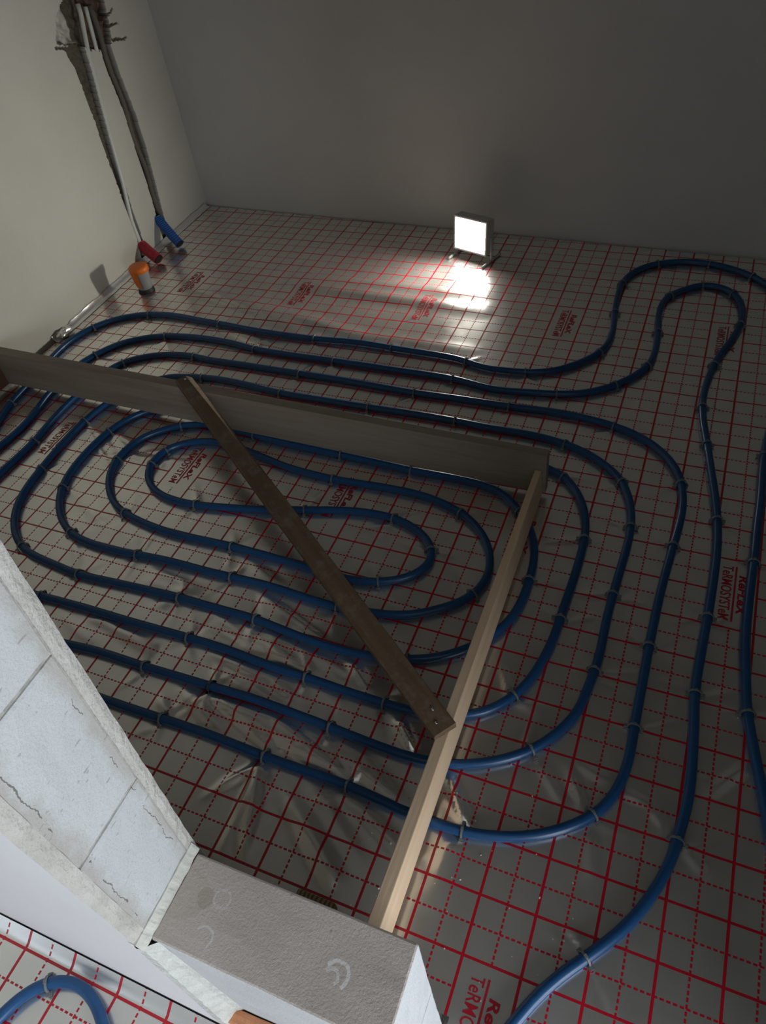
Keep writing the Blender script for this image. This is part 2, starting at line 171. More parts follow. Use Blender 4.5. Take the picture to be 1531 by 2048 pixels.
def plaster(name, c0, c1, scale=2.0, rough=.85, bump=.15, fine=120):
    k = N(name); o = k.obj()
    a = k.noise(o, scale, 5); f = k.noise(o, fine, 3)
    k.color(k.ramp(a, [(.3, c0), (.7, c1)])); k.set(Roughness=rough)
    k.bump(k.math('ADD', k.math('MULTIPLY', a, .6), k.math('MULTIPLY', f, .25)), bump, .01)
    return k.m
def aac(name, c0, c1, rings=(), wear=None):
    k = N(name); o = k.obj()
    a = k.noise(o, 9, 5); f = k.noise(o, 260, 3, .7)
    v = k.n('ShaderNodeTexVoronoi'); v.inputs['Scale'].default_value = 95; k.link(o, v.inputs['Vector'])
    pn = k.noise(o, 40, 2)
    pit = k.math('MULTIPLY', k.math('LESS_THAN', v.outputs['Distance'], .16), k.math('GREATER_THAN', pn, .60))
    col = k.ramp(a, [(.3, c0), (.7, c1)])
    col = k.mix(k.math('MULTIPLY', pit, .45), col, tuple(x*.45 for x in c0))
    col = k.mix(k.math('MULTIPLY', k.math('SUBTRACT', f, .5), .9), col, tuple(x*.6 for x in c0))
    if wear:      # rubbed, mortar-stained arrises
        sp = k.n('ShaderNodeSeparateXYZ'); k.link(o, sp.inputs[0]); y_ = sp.outputs[1]
        wn = k.math('MULTIPLY', k.math('SUBTRACT', k.noise(o, 22, 5, .65), .5), .05)
        e1 = k.math('ADD', y_, wn)
        d1 = k.n('ShaderNodeMapRange'); k.link(e1, d1.inputs[0]); d1.inputs[1].default_value = wear[0]-.022; d1.inputs[2].default_value = wear[0]-.006
        d2 = k.n('ShaderNodeMapRange'); k.link(e1, d2.inputs[0]); d2.inputs[1].default_value = wear[1]+.026; d2.inputs[2].default_value = wear[1]+.008
        col = k.mix(k.math('MULTIPLY', k.math('MAXIMUM', d1.outputs[0], d2.outputs[0]), .8), col, (.37, .35, .32))
        ck = k.math('ADD', y_, k.math('MULTIPLY', k.math('SUBTRACT', k.noise(o, 28, 4, .6), .5), .022))
        cm = k.math('MULTIPLY', k.math('LESS_THAN', k.math('ABSOLUTE', k.math('SUBTRACT', ck, wear[1]+.012)), .0007), k.math('GREATER_THAN', k.noise(o, 11, 2), .5))
        cm2 = k.math('MULTIPLY', k.math('LESS_THAN', k.math('ABSOLUTE', k.math('SUBTRACT', ck, wear[0]-.012)), .0005), k.math('GREATER_THAN', k.noise(o, 14, 2), .54))
        col = k.mix(k.math('MULTIPLY', k.math('MAXIMUM', cm, cm2), .85), col, (.12, .11, .10))
        sc = k.n('ShaderNodeTexNoise'); sc.inputs['Scale'].default_value = 1.0; sc.inputs['Detail'].default_value = 2
        k.link(k.scaled(30, 45, 150, (.6, 0, 0)), sc.inputs['Vector'])
        col = k.mix(k.math('MULTIPLY', k.math('GREATER_THAN', sc.outputs['Fac'], .705), .55), col, (.22, .21, .19))
    for (x, y, r, wd, c, s, fill) in rings:      # damp ring marks left on the top face
        d = k.n('ShaderNodeVectorMath', operation='DISTANCE'); mp = k.n('ShaderNodeVectorMath', operation='MULTIPLY')
        k.link(o, mp.inputs[0]); mp.inputs[1].default_value = (1,1,0); k.link(mp.outputs[0], d.inputs[0]); d.inputs[1].default_value = (x, y, 0)
        wob = k.math('MULTIPLY', k.math('SUBTRACT', k.noise(o, 60, 2), .5), .006)
        dist = k.math('ADD', d.outputs['Value'], wob)
        ring = k.math('LESS_THAN', k.math('ABSOLUTE', k.math('SUBTRACT', dist, r)), wd)
        if fill: ring = k.math('LESS_THAN', dist, r)
        if s > .65:   # only part of the ring is left
            s2 = k.n('ShaderNodeSeparateXYZ'); k.link(o, s2.inputs[0])
            sd = k.math('ADD', k.math('MULTIPLY', k.math('SUBTRACT', s2.outputs[0], x), .55), k.math('MULTIPLY', k.math('SUBTRACT', s2.outputs[1], y), .83))
            ring = k.math('MULTIPLY', ring, k.math('GREATER_THAN', k.math('ADD', sd, wob), -.15*r))
        col = k.mix(k.math('MULTIPLY', ring, s), col, c)
    k.color(col); k.set(Roughness=.95)
    k.bump(k.math('SUBTRACT', k.math('MULTIPLY', f, .5), k.math('MULTIPLY', pit, .8)), .5, .004)
    return k.m
def wood(name, c0, c1, c2, axis='x', dirt=.0, rough=.7):
    k = N(name); s = {'x': (2.2, 38, 38), 'y': (38, 2.2, 38)}[axis]
    o = k.scaled(*s); a = k.noise(o, 1.0, 6, .65)
    b = k.noise(k.obj(), 7, 3)
    col = k.ramp(a, [(.28, c0), (.5, c1), (.75, c2)])
    if dirt:
        d = k.noise(k.obj(), 26, 5, .7)
        col = k.mix(k.math('MULTIPLY', k.ramp(d, [(.50, (0,0,0)), (.68, (1,1,1))]), dirt), col, (.30, .26, .22))
    col = k.mix(k.math('MULTIPLY', b, .25), col, tuple(x*.6 for x in c1))
    k.color(col); k.set(Roughness=rough); k.bump(a, .25, .004)
    return k.m
def plain(name, c, rough=.5, metal=0.0, **kw):
    k = N(name); o = k.obj(); f = k.noise(o, 60, 3)
    k.color(k.mix(k.math('MULTIPLY', f, .35), c, tuple(x*.7 for x in c)))
    k.set(Roughness=rough, Metallic=metal, **kw); return k.m

# ------------------------------------------------------------------ pipe centre lines
def smooth_path(ctrl, step=.01, sig=3.0):
    P = np.array(ctrl, float); out = []
    Q = np.vstack([2*P[0]-P[1], P, 2*P[-1]-P[-2]])
    for i in range(1, len(Q)-2):
        p0, p1, p2, p3 = Q[i-1:i+3]
        L = np.linalg.norm(p2-p1); m = max(2, int(L/.004))
        # centripetal Catmull-Rom
        t0 = 0; t1 = t0+max(np.linalg.norm(p1-p0), 1e-4)**.5; t2 = t1+max(L, 1e-4)**.5; t3 = t2+max(np.linalg.norm(p3-p2), 1e-4)**.5
        for t in np.linspace(t1, t2, m, endpoint=False):
            A1=(t1-t)/(t1-t0)*p0+(t-t0)/(t1-t0)*p1; A2=(t2-t)/(t2-t1)*p1+(t-t1)/(t2-t1)*p2; A3=(t3-t)/(t3-t2)*p2+(t-t2)/(t3-t2)*p3
            B1=(t2-t)/(t2-t0)*A1+(t-t0)/(t2-t0)*A2; B2=(t3-t)/(t3-t1)*A2+(t-t1)/(t3-t1)*A3
            out.append((t2-t)/(t2-t1)*B1+(t-t1)/(t2-t1)*B2)
    out = np.array(out)
    s = np.r_[0, np.cumsum(np.linalg.norm(np.diff(out, axis=0), axis=1))]
    u = np.arange(0, s[-1], step)
    R = np.c_[np.interp(u, s, out[:,0]), np.interp(u, s, out[:,1])]
    k = np.arange(-int(4*sig), int(4*sig)+1); g = np.exp(-.5*(k/sig)**2); g /= g.sum()
    pad = len(k)//2
    F = np.zeros_like(R)
    for a in range(2):
        lo = 2*R[0,a]-R[pad:0:-1,a]; hi = 2*R[-1,a]-R[-2:-pad-2:-1,a]
        F[:,a] = np.convolve(np.r_[lo, R[:,a], hi], g, 'valid')
    return F
pipe_xy = smooth_path(PATH)
kd = kdtree.KDTree(len(pipe_xy))
for i, p in enumerate(pipe_xy): kd.insert((p[0], p[1], 0), i)
kd.balance()
def on_pipe(x, y):
    co, i, d = kd.find((x, y, 0))
    a = pipe_xy[max(i-2, 0)]; b = pipe_xy[min(i+2, len(pipe_xy)-1)]
    t = b - a
    return co.x, co.y, math.atan2(t[1], t[0])
clip_spots = []
for run, pts in CLIPS:
    L = []
    for x, y in pts:
        L.append(on_pipe(x, y))
    clip_spots.append((run, L))

# ------------------------------------------------------------------ foil height field
X0, X1, Y0, Y1, H = -1.60, 1.52, -.36, 2.50, .007
gx = np.arange(X0, X1 + H, H); gy = np.arange(Y0, Y1 + H, H)
GX, GY = np.meshgrid(gx, gy)
HF = np.zeros_like(GX)
def ridge(x0, y0, x1, y1, wd, h, taper=True):
    m = 4*wd
    ix0 = max(int((min(x0,x1)-m-X0)/H), 0); ix1 = min(int((max(x0,x1)+m-X0)/H)+2, len(gx))
    iy0 = max(int((min(y0,y1)-m-Y0)/H), 0); iy1 = min(int((max(y0,y1)+m-Y0)/H)+2, len(gy))
    if ix1 <= ix0 or iy1 <= iy0: return
    x = GX[iy0:iy1, ix0:ix1]; y = GY[iy0:iy1, ix0:ix1]
    dx, dy = x1-x0, y1-y0; L2 = dx*dx+dy*dy
    t = ((x-x0)*dx+(y-y0)*dy)/L2; tc = np.clip(t, 0, 1)
    d = np.hypot(x-x0-tc*dx, y-y0-tc*dy)
    amp = np.sin(np.pi*np.clip(tc*.92+.04, 0, 1))**.5 if taper else (1-tc)
    HF[iy0:iy1, ix0:ix1] += h*amp*np.exp(-(d/wd)**2)
for r in RIDGES: ridge(r[0], r[1], r[2], r[3], r[4]*(1.3 if r[1] > 1.3 else .85), r[5]*(1.1 if r[1] > 1.3 else (1.1 if min(r[0], r[2]) > .42 else 1.6)))
for run, L in clip_spots:
    for x, y, a in L:
        for side in (-1, 1):
            fx = x - math.sin(a)*.014*side; fy = y + math.cos(a)*.014*side
            for q in range(2):
                b = a + side*math.pi/2 + random.uniform(-1.0, 1.0); ln = random.uniform(.04, .11)
                ridge(fx, fy, fx+math.cos(b)*ln, fy+math.sin(b)*ln, random.uniform(.005, .009), random.choice((-1,1,1))*random.uniform(.002, .004), False)
for j in range(len(gy)):
    for i in range(0, len(gx)):
        pass
flat = np.array([noise.noise((x*5, y*5, 0))*.0010 + noise.noise((x*17, y*17, 3))*.0005 for x, y in zip(GX.ravel(), GY.ravel())]).reshape(GX.shape)
HF += flat
dist = np.array([kd.find((x, y, 0))[2] for x, y in zip(GX.ravel(), GY.ravel())]).reshape(GX.shape)
fl = np.clip((dist-.006)/.022, 0, 1); HF = np.where(HF > 0, HF*fl, HF*.4)
HF = np.clip(HF, -.003, .016)
def hz(x, y):
    fx = (np.asarray(x)-X0)/H; fy = (np.asarray(y)-Y0)/H
    i = np.clip(fx.astype(int), 0, len(gx)-2); j = np.clip(fy.astype(int), 0, len(gy)-2)
    a = fx-i; b = fy-j
    return (HF[j,i]*(1-a)*(1-b)+HF[j,i+1]*a*(1-b)+HF[j+1,i]*(1-a)*b+HF[j+1,i+1]*a*b)

# ------------------------------------------------------------------ foil material with its printed red grid
def foil_mat(name, x_ph, y_ph, lab_x, lab_y, lab_y2=None, has_label=True):
    k = N(name); o = k.obj()
    sep = k.n('ShaderNodeSeparateXYZ'); k.link(o, sep.inputs[0]); x, y = sep.outputs[0], sep.outputs[1]
    def line(c, ph, wd):      # 1 on lines spaced 10 cm
        m = k.math('PINGPONG', k.math('ADD', c, 10.0 - ph), .05)
        return k.math('LESS_THAN', m, wd/2)
    def dash(c, other, ph, wd):
        l = line(c, ph + .05, wd)
        d = k.math('LESS_THAN', k.math('FRACT', k.math('MULTIPLY', k.math('ADD', other, 10.0), 100.0)), .66)
        return k.math('MULTIPLY', l, d)
    red = k.math('MAXIMUM', k.math('MAXIMUM', line(x, x_ph, .0052), line(y, y_ph, .0048)),
                 k.math('MAXIMUM', dash(x, y, x_ph, .0036), dash(y, x, y_ph, .0036)))
    if has_label:
        px = k.math('SUBTRACT', .25, k.math('ABSOLUTE', k.math('SUBTRACT', k.math('PINGPONG', k.math('ADD', x, 10.0 - lab_x), .25), 0.0)))
        inx = k.math('LESS_THAN', k.math('PINGPONG', k.math('ADD', x, 10.0 - lab_x), .25), .0472)
        yc = lab_y
        dy = k.math('ABSOLUTE', k.math('SUBTRACT', y, yc))
        iny = k.math('LESS_THAN', dy, .0975)
        if lab_y2 is not None:
            iny2 = k.math('LESS_THAN', k.math('ABSOLUTE', k.math('SUBTRACT', y, lab_y2)), .0975)
            left = k.math('LESS_THAN', x, .6)
            iny = k.math('ADD', k.math('MULTIPLY', left, iny2), k.math('MULTIPLY', k.math('SUBTRACT', 1.0, left), iny))
        red = k.math('MULTIPLY', red, k.math('SUBTRACT', 1.0, k.math('MULTIPLY', inx, iny)))
    a = k.noise(o, 10, 3); f = k.noise(o, 24, 3)
    base = k.ramp(a, [(.3, FOIL0), (.7, FOIL1)])
    k.color(k.mix(red, base, (.46, .008, .022)))
    k.link(k.math('MULTIPLY', k.math('SUBTRACT', 1.0, red), FOIL_METAL), k.b.inputs['Metallic'])
    k.link(k.math('ADD', k.math('MULTIPLY', f, .10), FOIL_ROUGH), k.b.inputs['Roughness'])
    k.set(Coat_Weight=.35, Coat_Roughness=.12)
    return k.m
FOIL0, FOIL1 = (.80, .78, .735), (.86, .84, .79)
FOIL_METAL, FOIL_ROUGH = .84, .19

# ------------------------------------------------------------------ structure
M_left = None
def wall_left_mat():
    k = N('left_wall_plaster'); o = k.obj()
    at = k.n('ShaderNodeAttribute'); at.attribute_name = 'chase'
    bk = k.n('ShaderNodeAttribute'); bk.attribute_name = 'brick'
    a = k.noise(o, 2.2, 5); f = k.noise(o, 130, 3); g = k.noise(o, 30, 4)
    col = k.ramp(a, [(.3, (.62, .61, .54)), (.7, (.70, .69, .62))])
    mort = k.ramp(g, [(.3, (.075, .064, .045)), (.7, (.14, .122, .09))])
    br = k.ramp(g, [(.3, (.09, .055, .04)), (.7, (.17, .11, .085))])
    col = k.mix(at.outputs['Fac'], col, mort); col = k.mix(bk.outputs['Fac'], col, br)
    k.color(col); k.set(Roughness=.85)
    k.bump(k.math('ADD', k.math('MULTIPLY', f, .2), k.math('MULTIPLY', k.math('MULTIPLY', g, at.outputs['Fac']), 1.2)), .25, .01)
    return k.m
M_back = plaster('back_wall_plaster', (.54, .54, .53), (.62, .615, .60), 1.6)
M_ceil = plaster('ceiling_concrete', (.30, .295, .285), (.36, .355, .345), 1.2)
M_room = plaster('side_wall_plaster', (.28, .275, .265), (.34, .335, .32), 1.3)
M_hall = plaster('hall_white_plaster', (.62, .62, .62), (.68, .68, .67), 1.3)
M_lav = plaster('white_smooth_plaster', (.78, .775, .80), (.83, .825, .85), 1.5, .7, .08)
M_slab = plaster('screed', (.30, .29, .28), (.38, .37, .35), 3)

LP = Vector((-1.561, 1.28)); LD = Vector((-.024, 1.18)).normalized(); LN = Vector((LD.y, -LD.x))   # left wall line, inward normal
def lwall(s, z, out=0.0):
    p = LP + LD*s + LN*out
    return Vector((p.x, p.y, z))
G1 = [[0.6351,0.7994],[0.6549,0.7343],[0.6555,0.644],[0.6561,0.5492],[0.6501,0.4394],[0.6506,0.3341],[0.6476,0.2175],[0.6481,0.1],[0.6311,0.0009]]
G1R = [[0.7375,0.7814],[0.7319,0.7111],[0.7159,0.6065],[0.699,0.4967],[0.6881,0.3918],[0.6905,0.3033],[0.6799,0.2097],[0.6766,0.0628],[0.6571,0.0107]]
G2 = [[0.8207,0.7967],[0.8157,0.6744],[0.8295,0.5375],[0.8245,0.3976],[0.8229,0.2747],[0.8159,0.147],[0.8063,0.0985]]
G2R = [[0.8786,0.7533],[0.8785,0.6493],[0.8918,0.5034],[0.8887,0.3796],[0.8748,0.2528],[0.8584,0.1274],[0.8509,0.0695]]
HOLE = [[0.6558,0.8919],[0.7179,0.927],[0.8226,0.9227],[0.9243,0.8889],[0.9096,0.8007],[0.8848,0.7459],[0.7897,0.7502],[0.7234,0.7907],[0.608,0.8227]]
COND = [[0.7811,0.8761],[0.745,0.7463],[0.7216,0.5986],[0.7007,0.4645],[0.6811,0.3074],[0.6514,0.1651],[0.6494,0.0613]]
def interp(poly, z):
    zz = [p[1] for p in poly][::-1]; ss = [p[0] for p in poly][::-1]
    return np.interp(z, zz, ss)
def in_poly(s, z, poly):
    c = False; n = len(poly); j = n-1
    for i in range(n):
        if (poly[i][1] > z) != (poly[j][1] > z) and s < (poly[j][0]-poly[i][0])*(z-poly[i][1])/(poly[j][1]-poly[i][1])+poly[i][0]: c = not c
        j = i
    return c
def build_left_wall():
    ss = np.r_[np.arange(-2.9, .45, .12), np.arange(.45, 1.02, .0035), np.arange(1.02, 1.19, .05), 1.205]
    zz = np.r_[-.02, np.arange(0, 1.02, .0042), np.arange(1.05, 2.62, .12), 2.62]
    V = []; ch = []; br = []
    for z in zz:
        l1 = interp(G1, z); r1 = interp(G1R, z); l2 = interp(G2, z); r2 = interp(G2R, z)
        for s in ss:
            d = 0.0; c = 0.0; b = 0.0
            if .45 < s < 1.0 and z < 1.0:
                j = noise.noise((s*70, z*70, 0))*.0035 + noise.noise((s*22, z*22, 5))*.004
                if z < .62: j *= .35
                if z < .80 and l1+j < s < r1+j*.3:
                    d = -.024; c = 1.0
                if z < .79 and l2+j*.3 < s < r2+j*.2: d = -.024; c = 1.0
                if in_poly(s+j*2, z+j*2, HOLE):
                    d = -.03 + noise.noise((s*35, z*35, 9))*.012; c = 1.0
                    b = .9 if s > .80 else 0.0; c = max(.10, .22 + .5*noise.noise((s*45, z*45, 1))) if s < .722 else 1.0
                if d < 0: d += noise.noise((s*90, z*90, 2))*.003
                # cracks at both sides of the hole
                for (a0, z0, a1, z1) in ((.905, .80, .96, .795), (.90, .757, .985, .742), (.60, .815, .66, .795), (.885,.82,.955,.845)):
                    t = max(0, min(1, ((s-a0)*(a1-a0)+(z-z0)*(z1-z0))/((a1-a0)**2+(z1-z0)**2)))
                    if math.hypot(s-a0-t*(a1-a0), z-z0-t*(z1-z0)+noise.noise((s*25,z*25,4))*.006) < .0034*(1-.6*t)+.0012: d = -.006; c = 1.0
                if 0.575 < s < .70 and (z-.745-(s-.62)*.15)**2 < .00001: pass
            V.append(lwall(s, z, d)); ch.append(c); br.append(b)
    W_ = len(ss); F = [(j*W_+i, j*W_+i+1, (j+1)*W_+i+1, (j+1)*W_+i) for j in range(len(zz)-1) for i in range(W_-1)]
    o = from_py('wall_left', V, [f[::-1] for f in F], wall_left_mat(), smooth=False)
    me = o.data
    for nm, arr in (('chase', ch), ('brick', br)):
        at = me.attributes.new(nm, 'FLOAT', 'POINT'); at.data.foreach_set('value', arr)
    tag(o, kind='structure', label='cream plastered left wall with two chased pipe grooves')
build_left_wall()
BA = Vector((-1.585, 2.455)); BD = Vector((.81+1.585, 2.339-2.455)).normalized()
bx = BA + BD*3.2
b0, b1 = BA - BD*.25, bx; off = Vector((-BD.y, BD.x))*.1
o = prism_pts('wall_back', [(b0.x,b0.y,-.02),(b1.x,b1.y,-.02),(b1.x+off.x,b1.y+off.y,-.02),(b0.x+off.x,b0.y+off.y,-.02),(b0.x,b0.y,2.62),(b1.x,b1.y,2.62),(b1.x+off.x,b1.y+off.y,2.62),(b0.x+off.x,b0.y+off.y,2.62)], M_back)
tag(o, kind='structure', label='grey plastered back wall behind the lamp')
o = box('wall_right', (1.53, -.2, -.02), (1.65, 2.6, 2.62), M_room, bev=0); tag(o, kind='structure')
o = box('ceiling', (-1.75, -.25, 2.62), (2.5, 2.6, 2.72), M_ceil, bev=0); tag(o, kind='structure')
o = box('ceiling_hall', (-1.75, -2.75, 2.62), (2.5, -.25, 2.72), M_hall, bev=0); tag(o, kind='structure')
o = box('floor', (-1.75, -.345, -.14), (2.5, 2.6, -.006), M_slab, bev=0); tag(o, kind='structure', label='concrete slab under the foil')
o = box('floor_hall', (-1.75, -2.75, -.14), (2.5, -.345, .026), M_slab, bev=0); tag(o, kind='structure', label='slab of the near room under its foil')
# walls of the room the camera stands in, with the window opening the daylight enters by
bm = bmesh.new()
bm_box(bm, (2.40, -2.75, .05), (2.5, -2.0, 2.62)); bm_box(bm, (2.40, -.6, .05), (2.5, -.2, 2.62))
bm_box(bm, (2.40, -2.0, .05), (2.5, -.6, .2)); bm_box(bm, (2.40, -2.0, 1.8), (2.5, -.6, 2.62))
tag(from_bm('wall_window', bm, M_hall), kind='structure')
o = box('wall_rear', (-1.75, -2.85, .05), (2.5, -2.75, 2.62), M_hall, bev=0); tag(o, kind='structure')
o = box('wall_light_stop', (1.16, -.32, -.02), (2.5, -.2, 2.62), M_room, bev=0); tag(o, kind='structure')  # unseen wall, extended to the opening to keep window daylight out of the room
o = box('wall_lintel_light_stop', (.44, -.32, 2.06), (1.16, -.2, 2.62), M_room, bev=0); tag(o, kind='structure')  # unseen lintel, added to cut light from the hall ceiling

# ---- partition of aerated concrete blocks, its end (jamb) faces the opening
YF, YN = -.204, -.308          # far and near planes of the block core
def jx(z): return .182 + max(0, z-.46)*.103
M_aac = aac('white_aerated_concrete', (.455, .47, .48), (.505, .525, .53), (), (-.204, -.308))
M_mort = plaster('joint_mortar', (.24, .23, .21), (.46, .445, .41), 60, .95, .6)
M_edge = plaster('rough_plaster_edge', (.40, .385, .355), (.50, .485, .455), 25, .95, .7, 200)
part = empty('wall_partition', (-.6, -.25, 0)); tag(part, kind='structure', label='white block partition with its bare end facing the opening')
zc = [-.005, .225, .457, .705, .955, 1.205, 1.455, 1.705, 1.955, 2.205, 2.455, 2.61]
for i in range(len(zc)-1):
    z0, z1 = zc[i]+.0013, zc[i+1]-.0013; xl = -.40 if i % 2 else -.11
    dx = -.012 if i < 2 else 0
    prism_pts('block', [(xl,YF,z0),(xl,YN,z0),(jx(z0)+dx,YN,z0),(jx(z0)+dx,YF,z0),(xl,YF,z1),(xl,YN,z1),(jx(z1)+dx,YN,z1),(jx(z1)+dx,YF,z1)][::1], M_aac, part, .005, 5 if i < 6 else 0, .0012 if i < 6 else 0, 34)
bm = bmesh.new(); rows = []
for z in np.r_[np.arange(-.004, 1.5, .04), 2.60]:
    rows.append([bm.verts.new(p) for p in ((-1.56, YF-.002, z), (jx(z)-.0028, YF-.002, z), (jx(z)-.0028, YN+.002, z), (-1.56, YN+.002, z))])
for a, b in zip(rows, rows[1:]):
    for i in range(4): bm.faces.new((a[i], a[(i+1)%4], b[(i+1)%4], b[i]))
bmesh.ops.recalc_face_normals(bm, faces=list(bm.faces)); from_bm('mortar', bm, M_mort, part)
# mortar bead where the partition meets the low wall's top
bm = bmesh.new(); rows = []
for i in range(36):
    y = -.3235 + .1265*i/35; a = noise.noise((y*60, 1, 1))*.0022; b = noise.noise((y*110, 4, 1))*.0018
    rows.append([bm.verts.new(p) for p in ((.176, y, .4585), (.176, y, .476+a), (.1855+b*.5, y, .474+a), (.190+b, y, .466+b), (.1925+a, y, .4585))])
for a, b in zip(rows, rows[1:]):
    for i in range(4): bm.faces.new((a[i], b[i], b[i+1], a[i+1]))
bmesh.ops.recalc_face_normals(bm, faces=list(bm.faces)); from_bm('mortar_bead', bm, plaster('pale_mortar', (.50,.50,.455), (.58,.58,.53), 25, .95, .5), part)
# far-side plaster skin with a ragged edge, near-side skin thick at the foot
def skin(name, ya, yb0, yb1, mat, dxe, seed):
    bm = bmesh.new(); rows = []; zz = np.r_[np.arange(-.005, 1.6, .018), 2.61]
    for z in zz:
        t = min(1, max(0, z/.46)); yb = yb0 + (yb1-yb0)*t
        e = jx(z) + dxe + noise.noise((z*30, seed, 0))*.003 + noise.noise((z*90, seed, 7))*.0018
        rows.append([bm.verts.new(p) for p in ((-1.56, ya, z), (e-.03, ya, z), (e, ya, z), (e+noise.noise((z*55,seed,3))*.002, (ya+yb)/2, z), (e-.002, yb, z), (e-.03, yb, z), (-1.56, yb, z))])
    for a, b in zip(rows, rows[1:]):
        for i in range(6): bm.faces.new((a[i], a[i+1], b[i+1], b[i]))
        bm.faces.new((a[6], a[0], b[0], b[6]))
    bmesh.ops.recalc_face_normals(bm, faces=list(bm.faces))
    o = from_bm(name, bm, mat, part)
    o.data.materials.append(M_edge)
    for p in o.data.polygons:
        if abs(p.normal.x) > .6 and p.center.x > 0: p.material_index = 1
    return o
tag(skin('rear_plaster', YF-.003, YF+.012, YF+.012, M_edge, .001, 1), label='ragged beige plaster edge')
tag(skin('front_plaster', YN+.004, YN-.030, YN-.014, M_lav, .001, 2), label='smooth white plaster facing the near room')
# mortar smears on the block end
smear = [((.0,-.30),(.465,.50),.010),((.0,-.212),(.465,1.1),.008)]

# ---- low wall stub beside it
stub = empty('wall_low', (.34, -.25, 0)); tag(stub, kind='structure', label='low wall stub with a bare concrete block on top')
M_top = aac('pinkish_concrete_block', (.60, .525, .475), (.67, .595, .54),
            [(.420, -.264, .0145, .0022, (.92,.91,.90), .8, 0), (.415, -.267, .009, .0016, (.88,.85,.80), .7, 0), (.232, -.245, .012, .012, (.46,.38,.31), .55, 1), (.252, -.240, .011, .0014, (.76,.72,.68), .6, 0), (.252,-.285,.012,.0014,(.80,.77,.74),.7,0), (.205,-.25,.03,.03,(.47,.40,.33),.25,1)])
o = prism_pts('block', [(.193,-.202,.232),(.191,-.309,.232),(.4985,-.309,.232),(.4985,-.202,.232),(.1925,-.2022,.459),(.1905,-.3085,.459),(.5005,-.3085,.459),(.4982,-.2005,.459)], M_top, stub, .003, 5, .0010, 60)
tag(o, label='pinkish grey aerated block with pits and ring marks')
o.data.materials.append(aac('white_block_side', (.56,.575,.59), (.61,.63,.64)))
for p in o.data.polygons:
    if p.normal.z < .6: p.material_index = 1
prism_pts('block', [(.192,-.203,-.004),(.192,-.309,-.004),(.499,-.309,-.004),(.499,-.203,-.004),(.192,-.203,.2285),(.192,-.309,.2285),(.499,-.309,.2285),(.499,-.203,.2285)], o.data.materials[1], stub, .003, 5, .001, 60)
o = prism_pts('brick', [(.155,-.3105,.03),(.150,-.334,.03),(.40,-.334,.03),(.40,-.3105,.03),(.160,-.3105,.075),(.157,-.330,.060),(.40,-.330,.150),(.40,-.3105,.165)], plaster('orange_clay', (.62,.24,.11), (.74,.34,.18), 18, .9, .5), stub, .003, 5, .004, 34)
tag(o, label='broken orange clay brick at the foot')
prism_pts('mortar', [(.194,-.207,.226),(.194,-.305,.226),(.496,-.305,.226),(.496,-.207,.226),(.194,-.207,.235),(.194,-.305,.235),(.496,-.305,.235),(.496,-.207,.235)], M_mort, stub)
# rough mortar fillet in the corner between partition plaster and stub
bm = bmesh.new(); rows = []
for i in range(41):
    z = .4575 - .42*i/40; q = (.4575-z)/.42; a = noise.noise((z*50, 3, 1))*.004; b = noise.noise((z*110, 6, 1))*.003
    y0 = YN-.0145-.016*(1-min(1, z/.46))
    rows.append([bm.verts.new(p) for p in ((.170, y0+.002, z), (.180, y0-.0015, z), (.188+.004*q+a, y0+.001+b*.4, z), (.196+.012*q+a+b, -.3145, z), (.203+.016*q+b, -.3085, z))])
for a, b in zip(rows, rows[1:]):
    for i in range(4): bm.faces.new((a[i], b[i], b[i+1], a[i+1]))
bmesh.ops.recalc_face_normals(bm, faces=list(bm.faces)); from_bm('mortar_fillet', bm, plaster('fillet_mortar', (.44,.45,.42), (.56,.57,.54), 30, .95, .8), stub)

# ------------------------------------------------------------------ foil sheets
def text_mesh(txt, size, bold=0.0, sx=1.0):
    cu = bpy.data.curves.new('txt', 'FONT'); cu.body = txt; cu.size = size; cu.offset = bold; cu.align_x = 'CENTER'; cu.resolution_u = 3
    o = bpy.data.objects.new('txt', cu); COL.objects.link(o)
    dg = bpy.context.evaluated_depsgraph_get(); me = bpy.data.meshes.new_from_object(o.evaluated_get(dg))
    bpy.data.objects.remove(o); 
    V = np.array([v.co[:] for v in me.vertices]); F = [tuple(p.vertices) for p in me.polygons]
    bpy.data.meshes.remove(me); V[:,0] -= (V[:,0].max()+V[:,0].min())/2; V[:,0] *= sx
    return V, F
T1 = text_mesh('ReFLeX', .030, .0009); T2 = text_mesh('TeRMOSYSTeM', .034, .00025)
def fit(T, L, Hh):
    V, F = T; V = V.copy(); V[:,0] *= L/(V[:,0].max()-V[:,0].min()); V[:,1] -= V[:,1].min(); V[:,1] *= Hh/V[:,1].max(); return V, F
T1 = fit(T1, .112, .019); T2 = fit(T2, .158, .023)
M_red = plain('red_print', (.44, .010, .026), .35)
def printed_label(cx, cy, parent, zf):
    v = []; f = []
    def put(T, u0, shear=0.0):
        V, F = T; b = len(v)
        for p in V: v.append((cx + u0 + p[1], cy - p[0] - shear*p[1]))
        f.extend([tuple(i+b for i in q) for q in F])
    put(T2, -.026); put(T1, .010, .15)
    n = 30; b = len(v)
    for i in range(n+1):
        yy = cy + .080 - .160*i/n
        v.append((cx+.0010, yy)); v.append((cx+.0050, yy))
    f.extend([(b+2*i, b+2*i+1, b+2*i+3, b+2*i+2) for i in range(n)])
    xs = np.array([p[0] for p in v]); ys = np.array([p[1] for p in v]); z = zf(xs, ys) + .0006
    return from_py('printed_label', [(p[0], p[1], q) for p, q in zip(v, z)], f, M_red, parent)
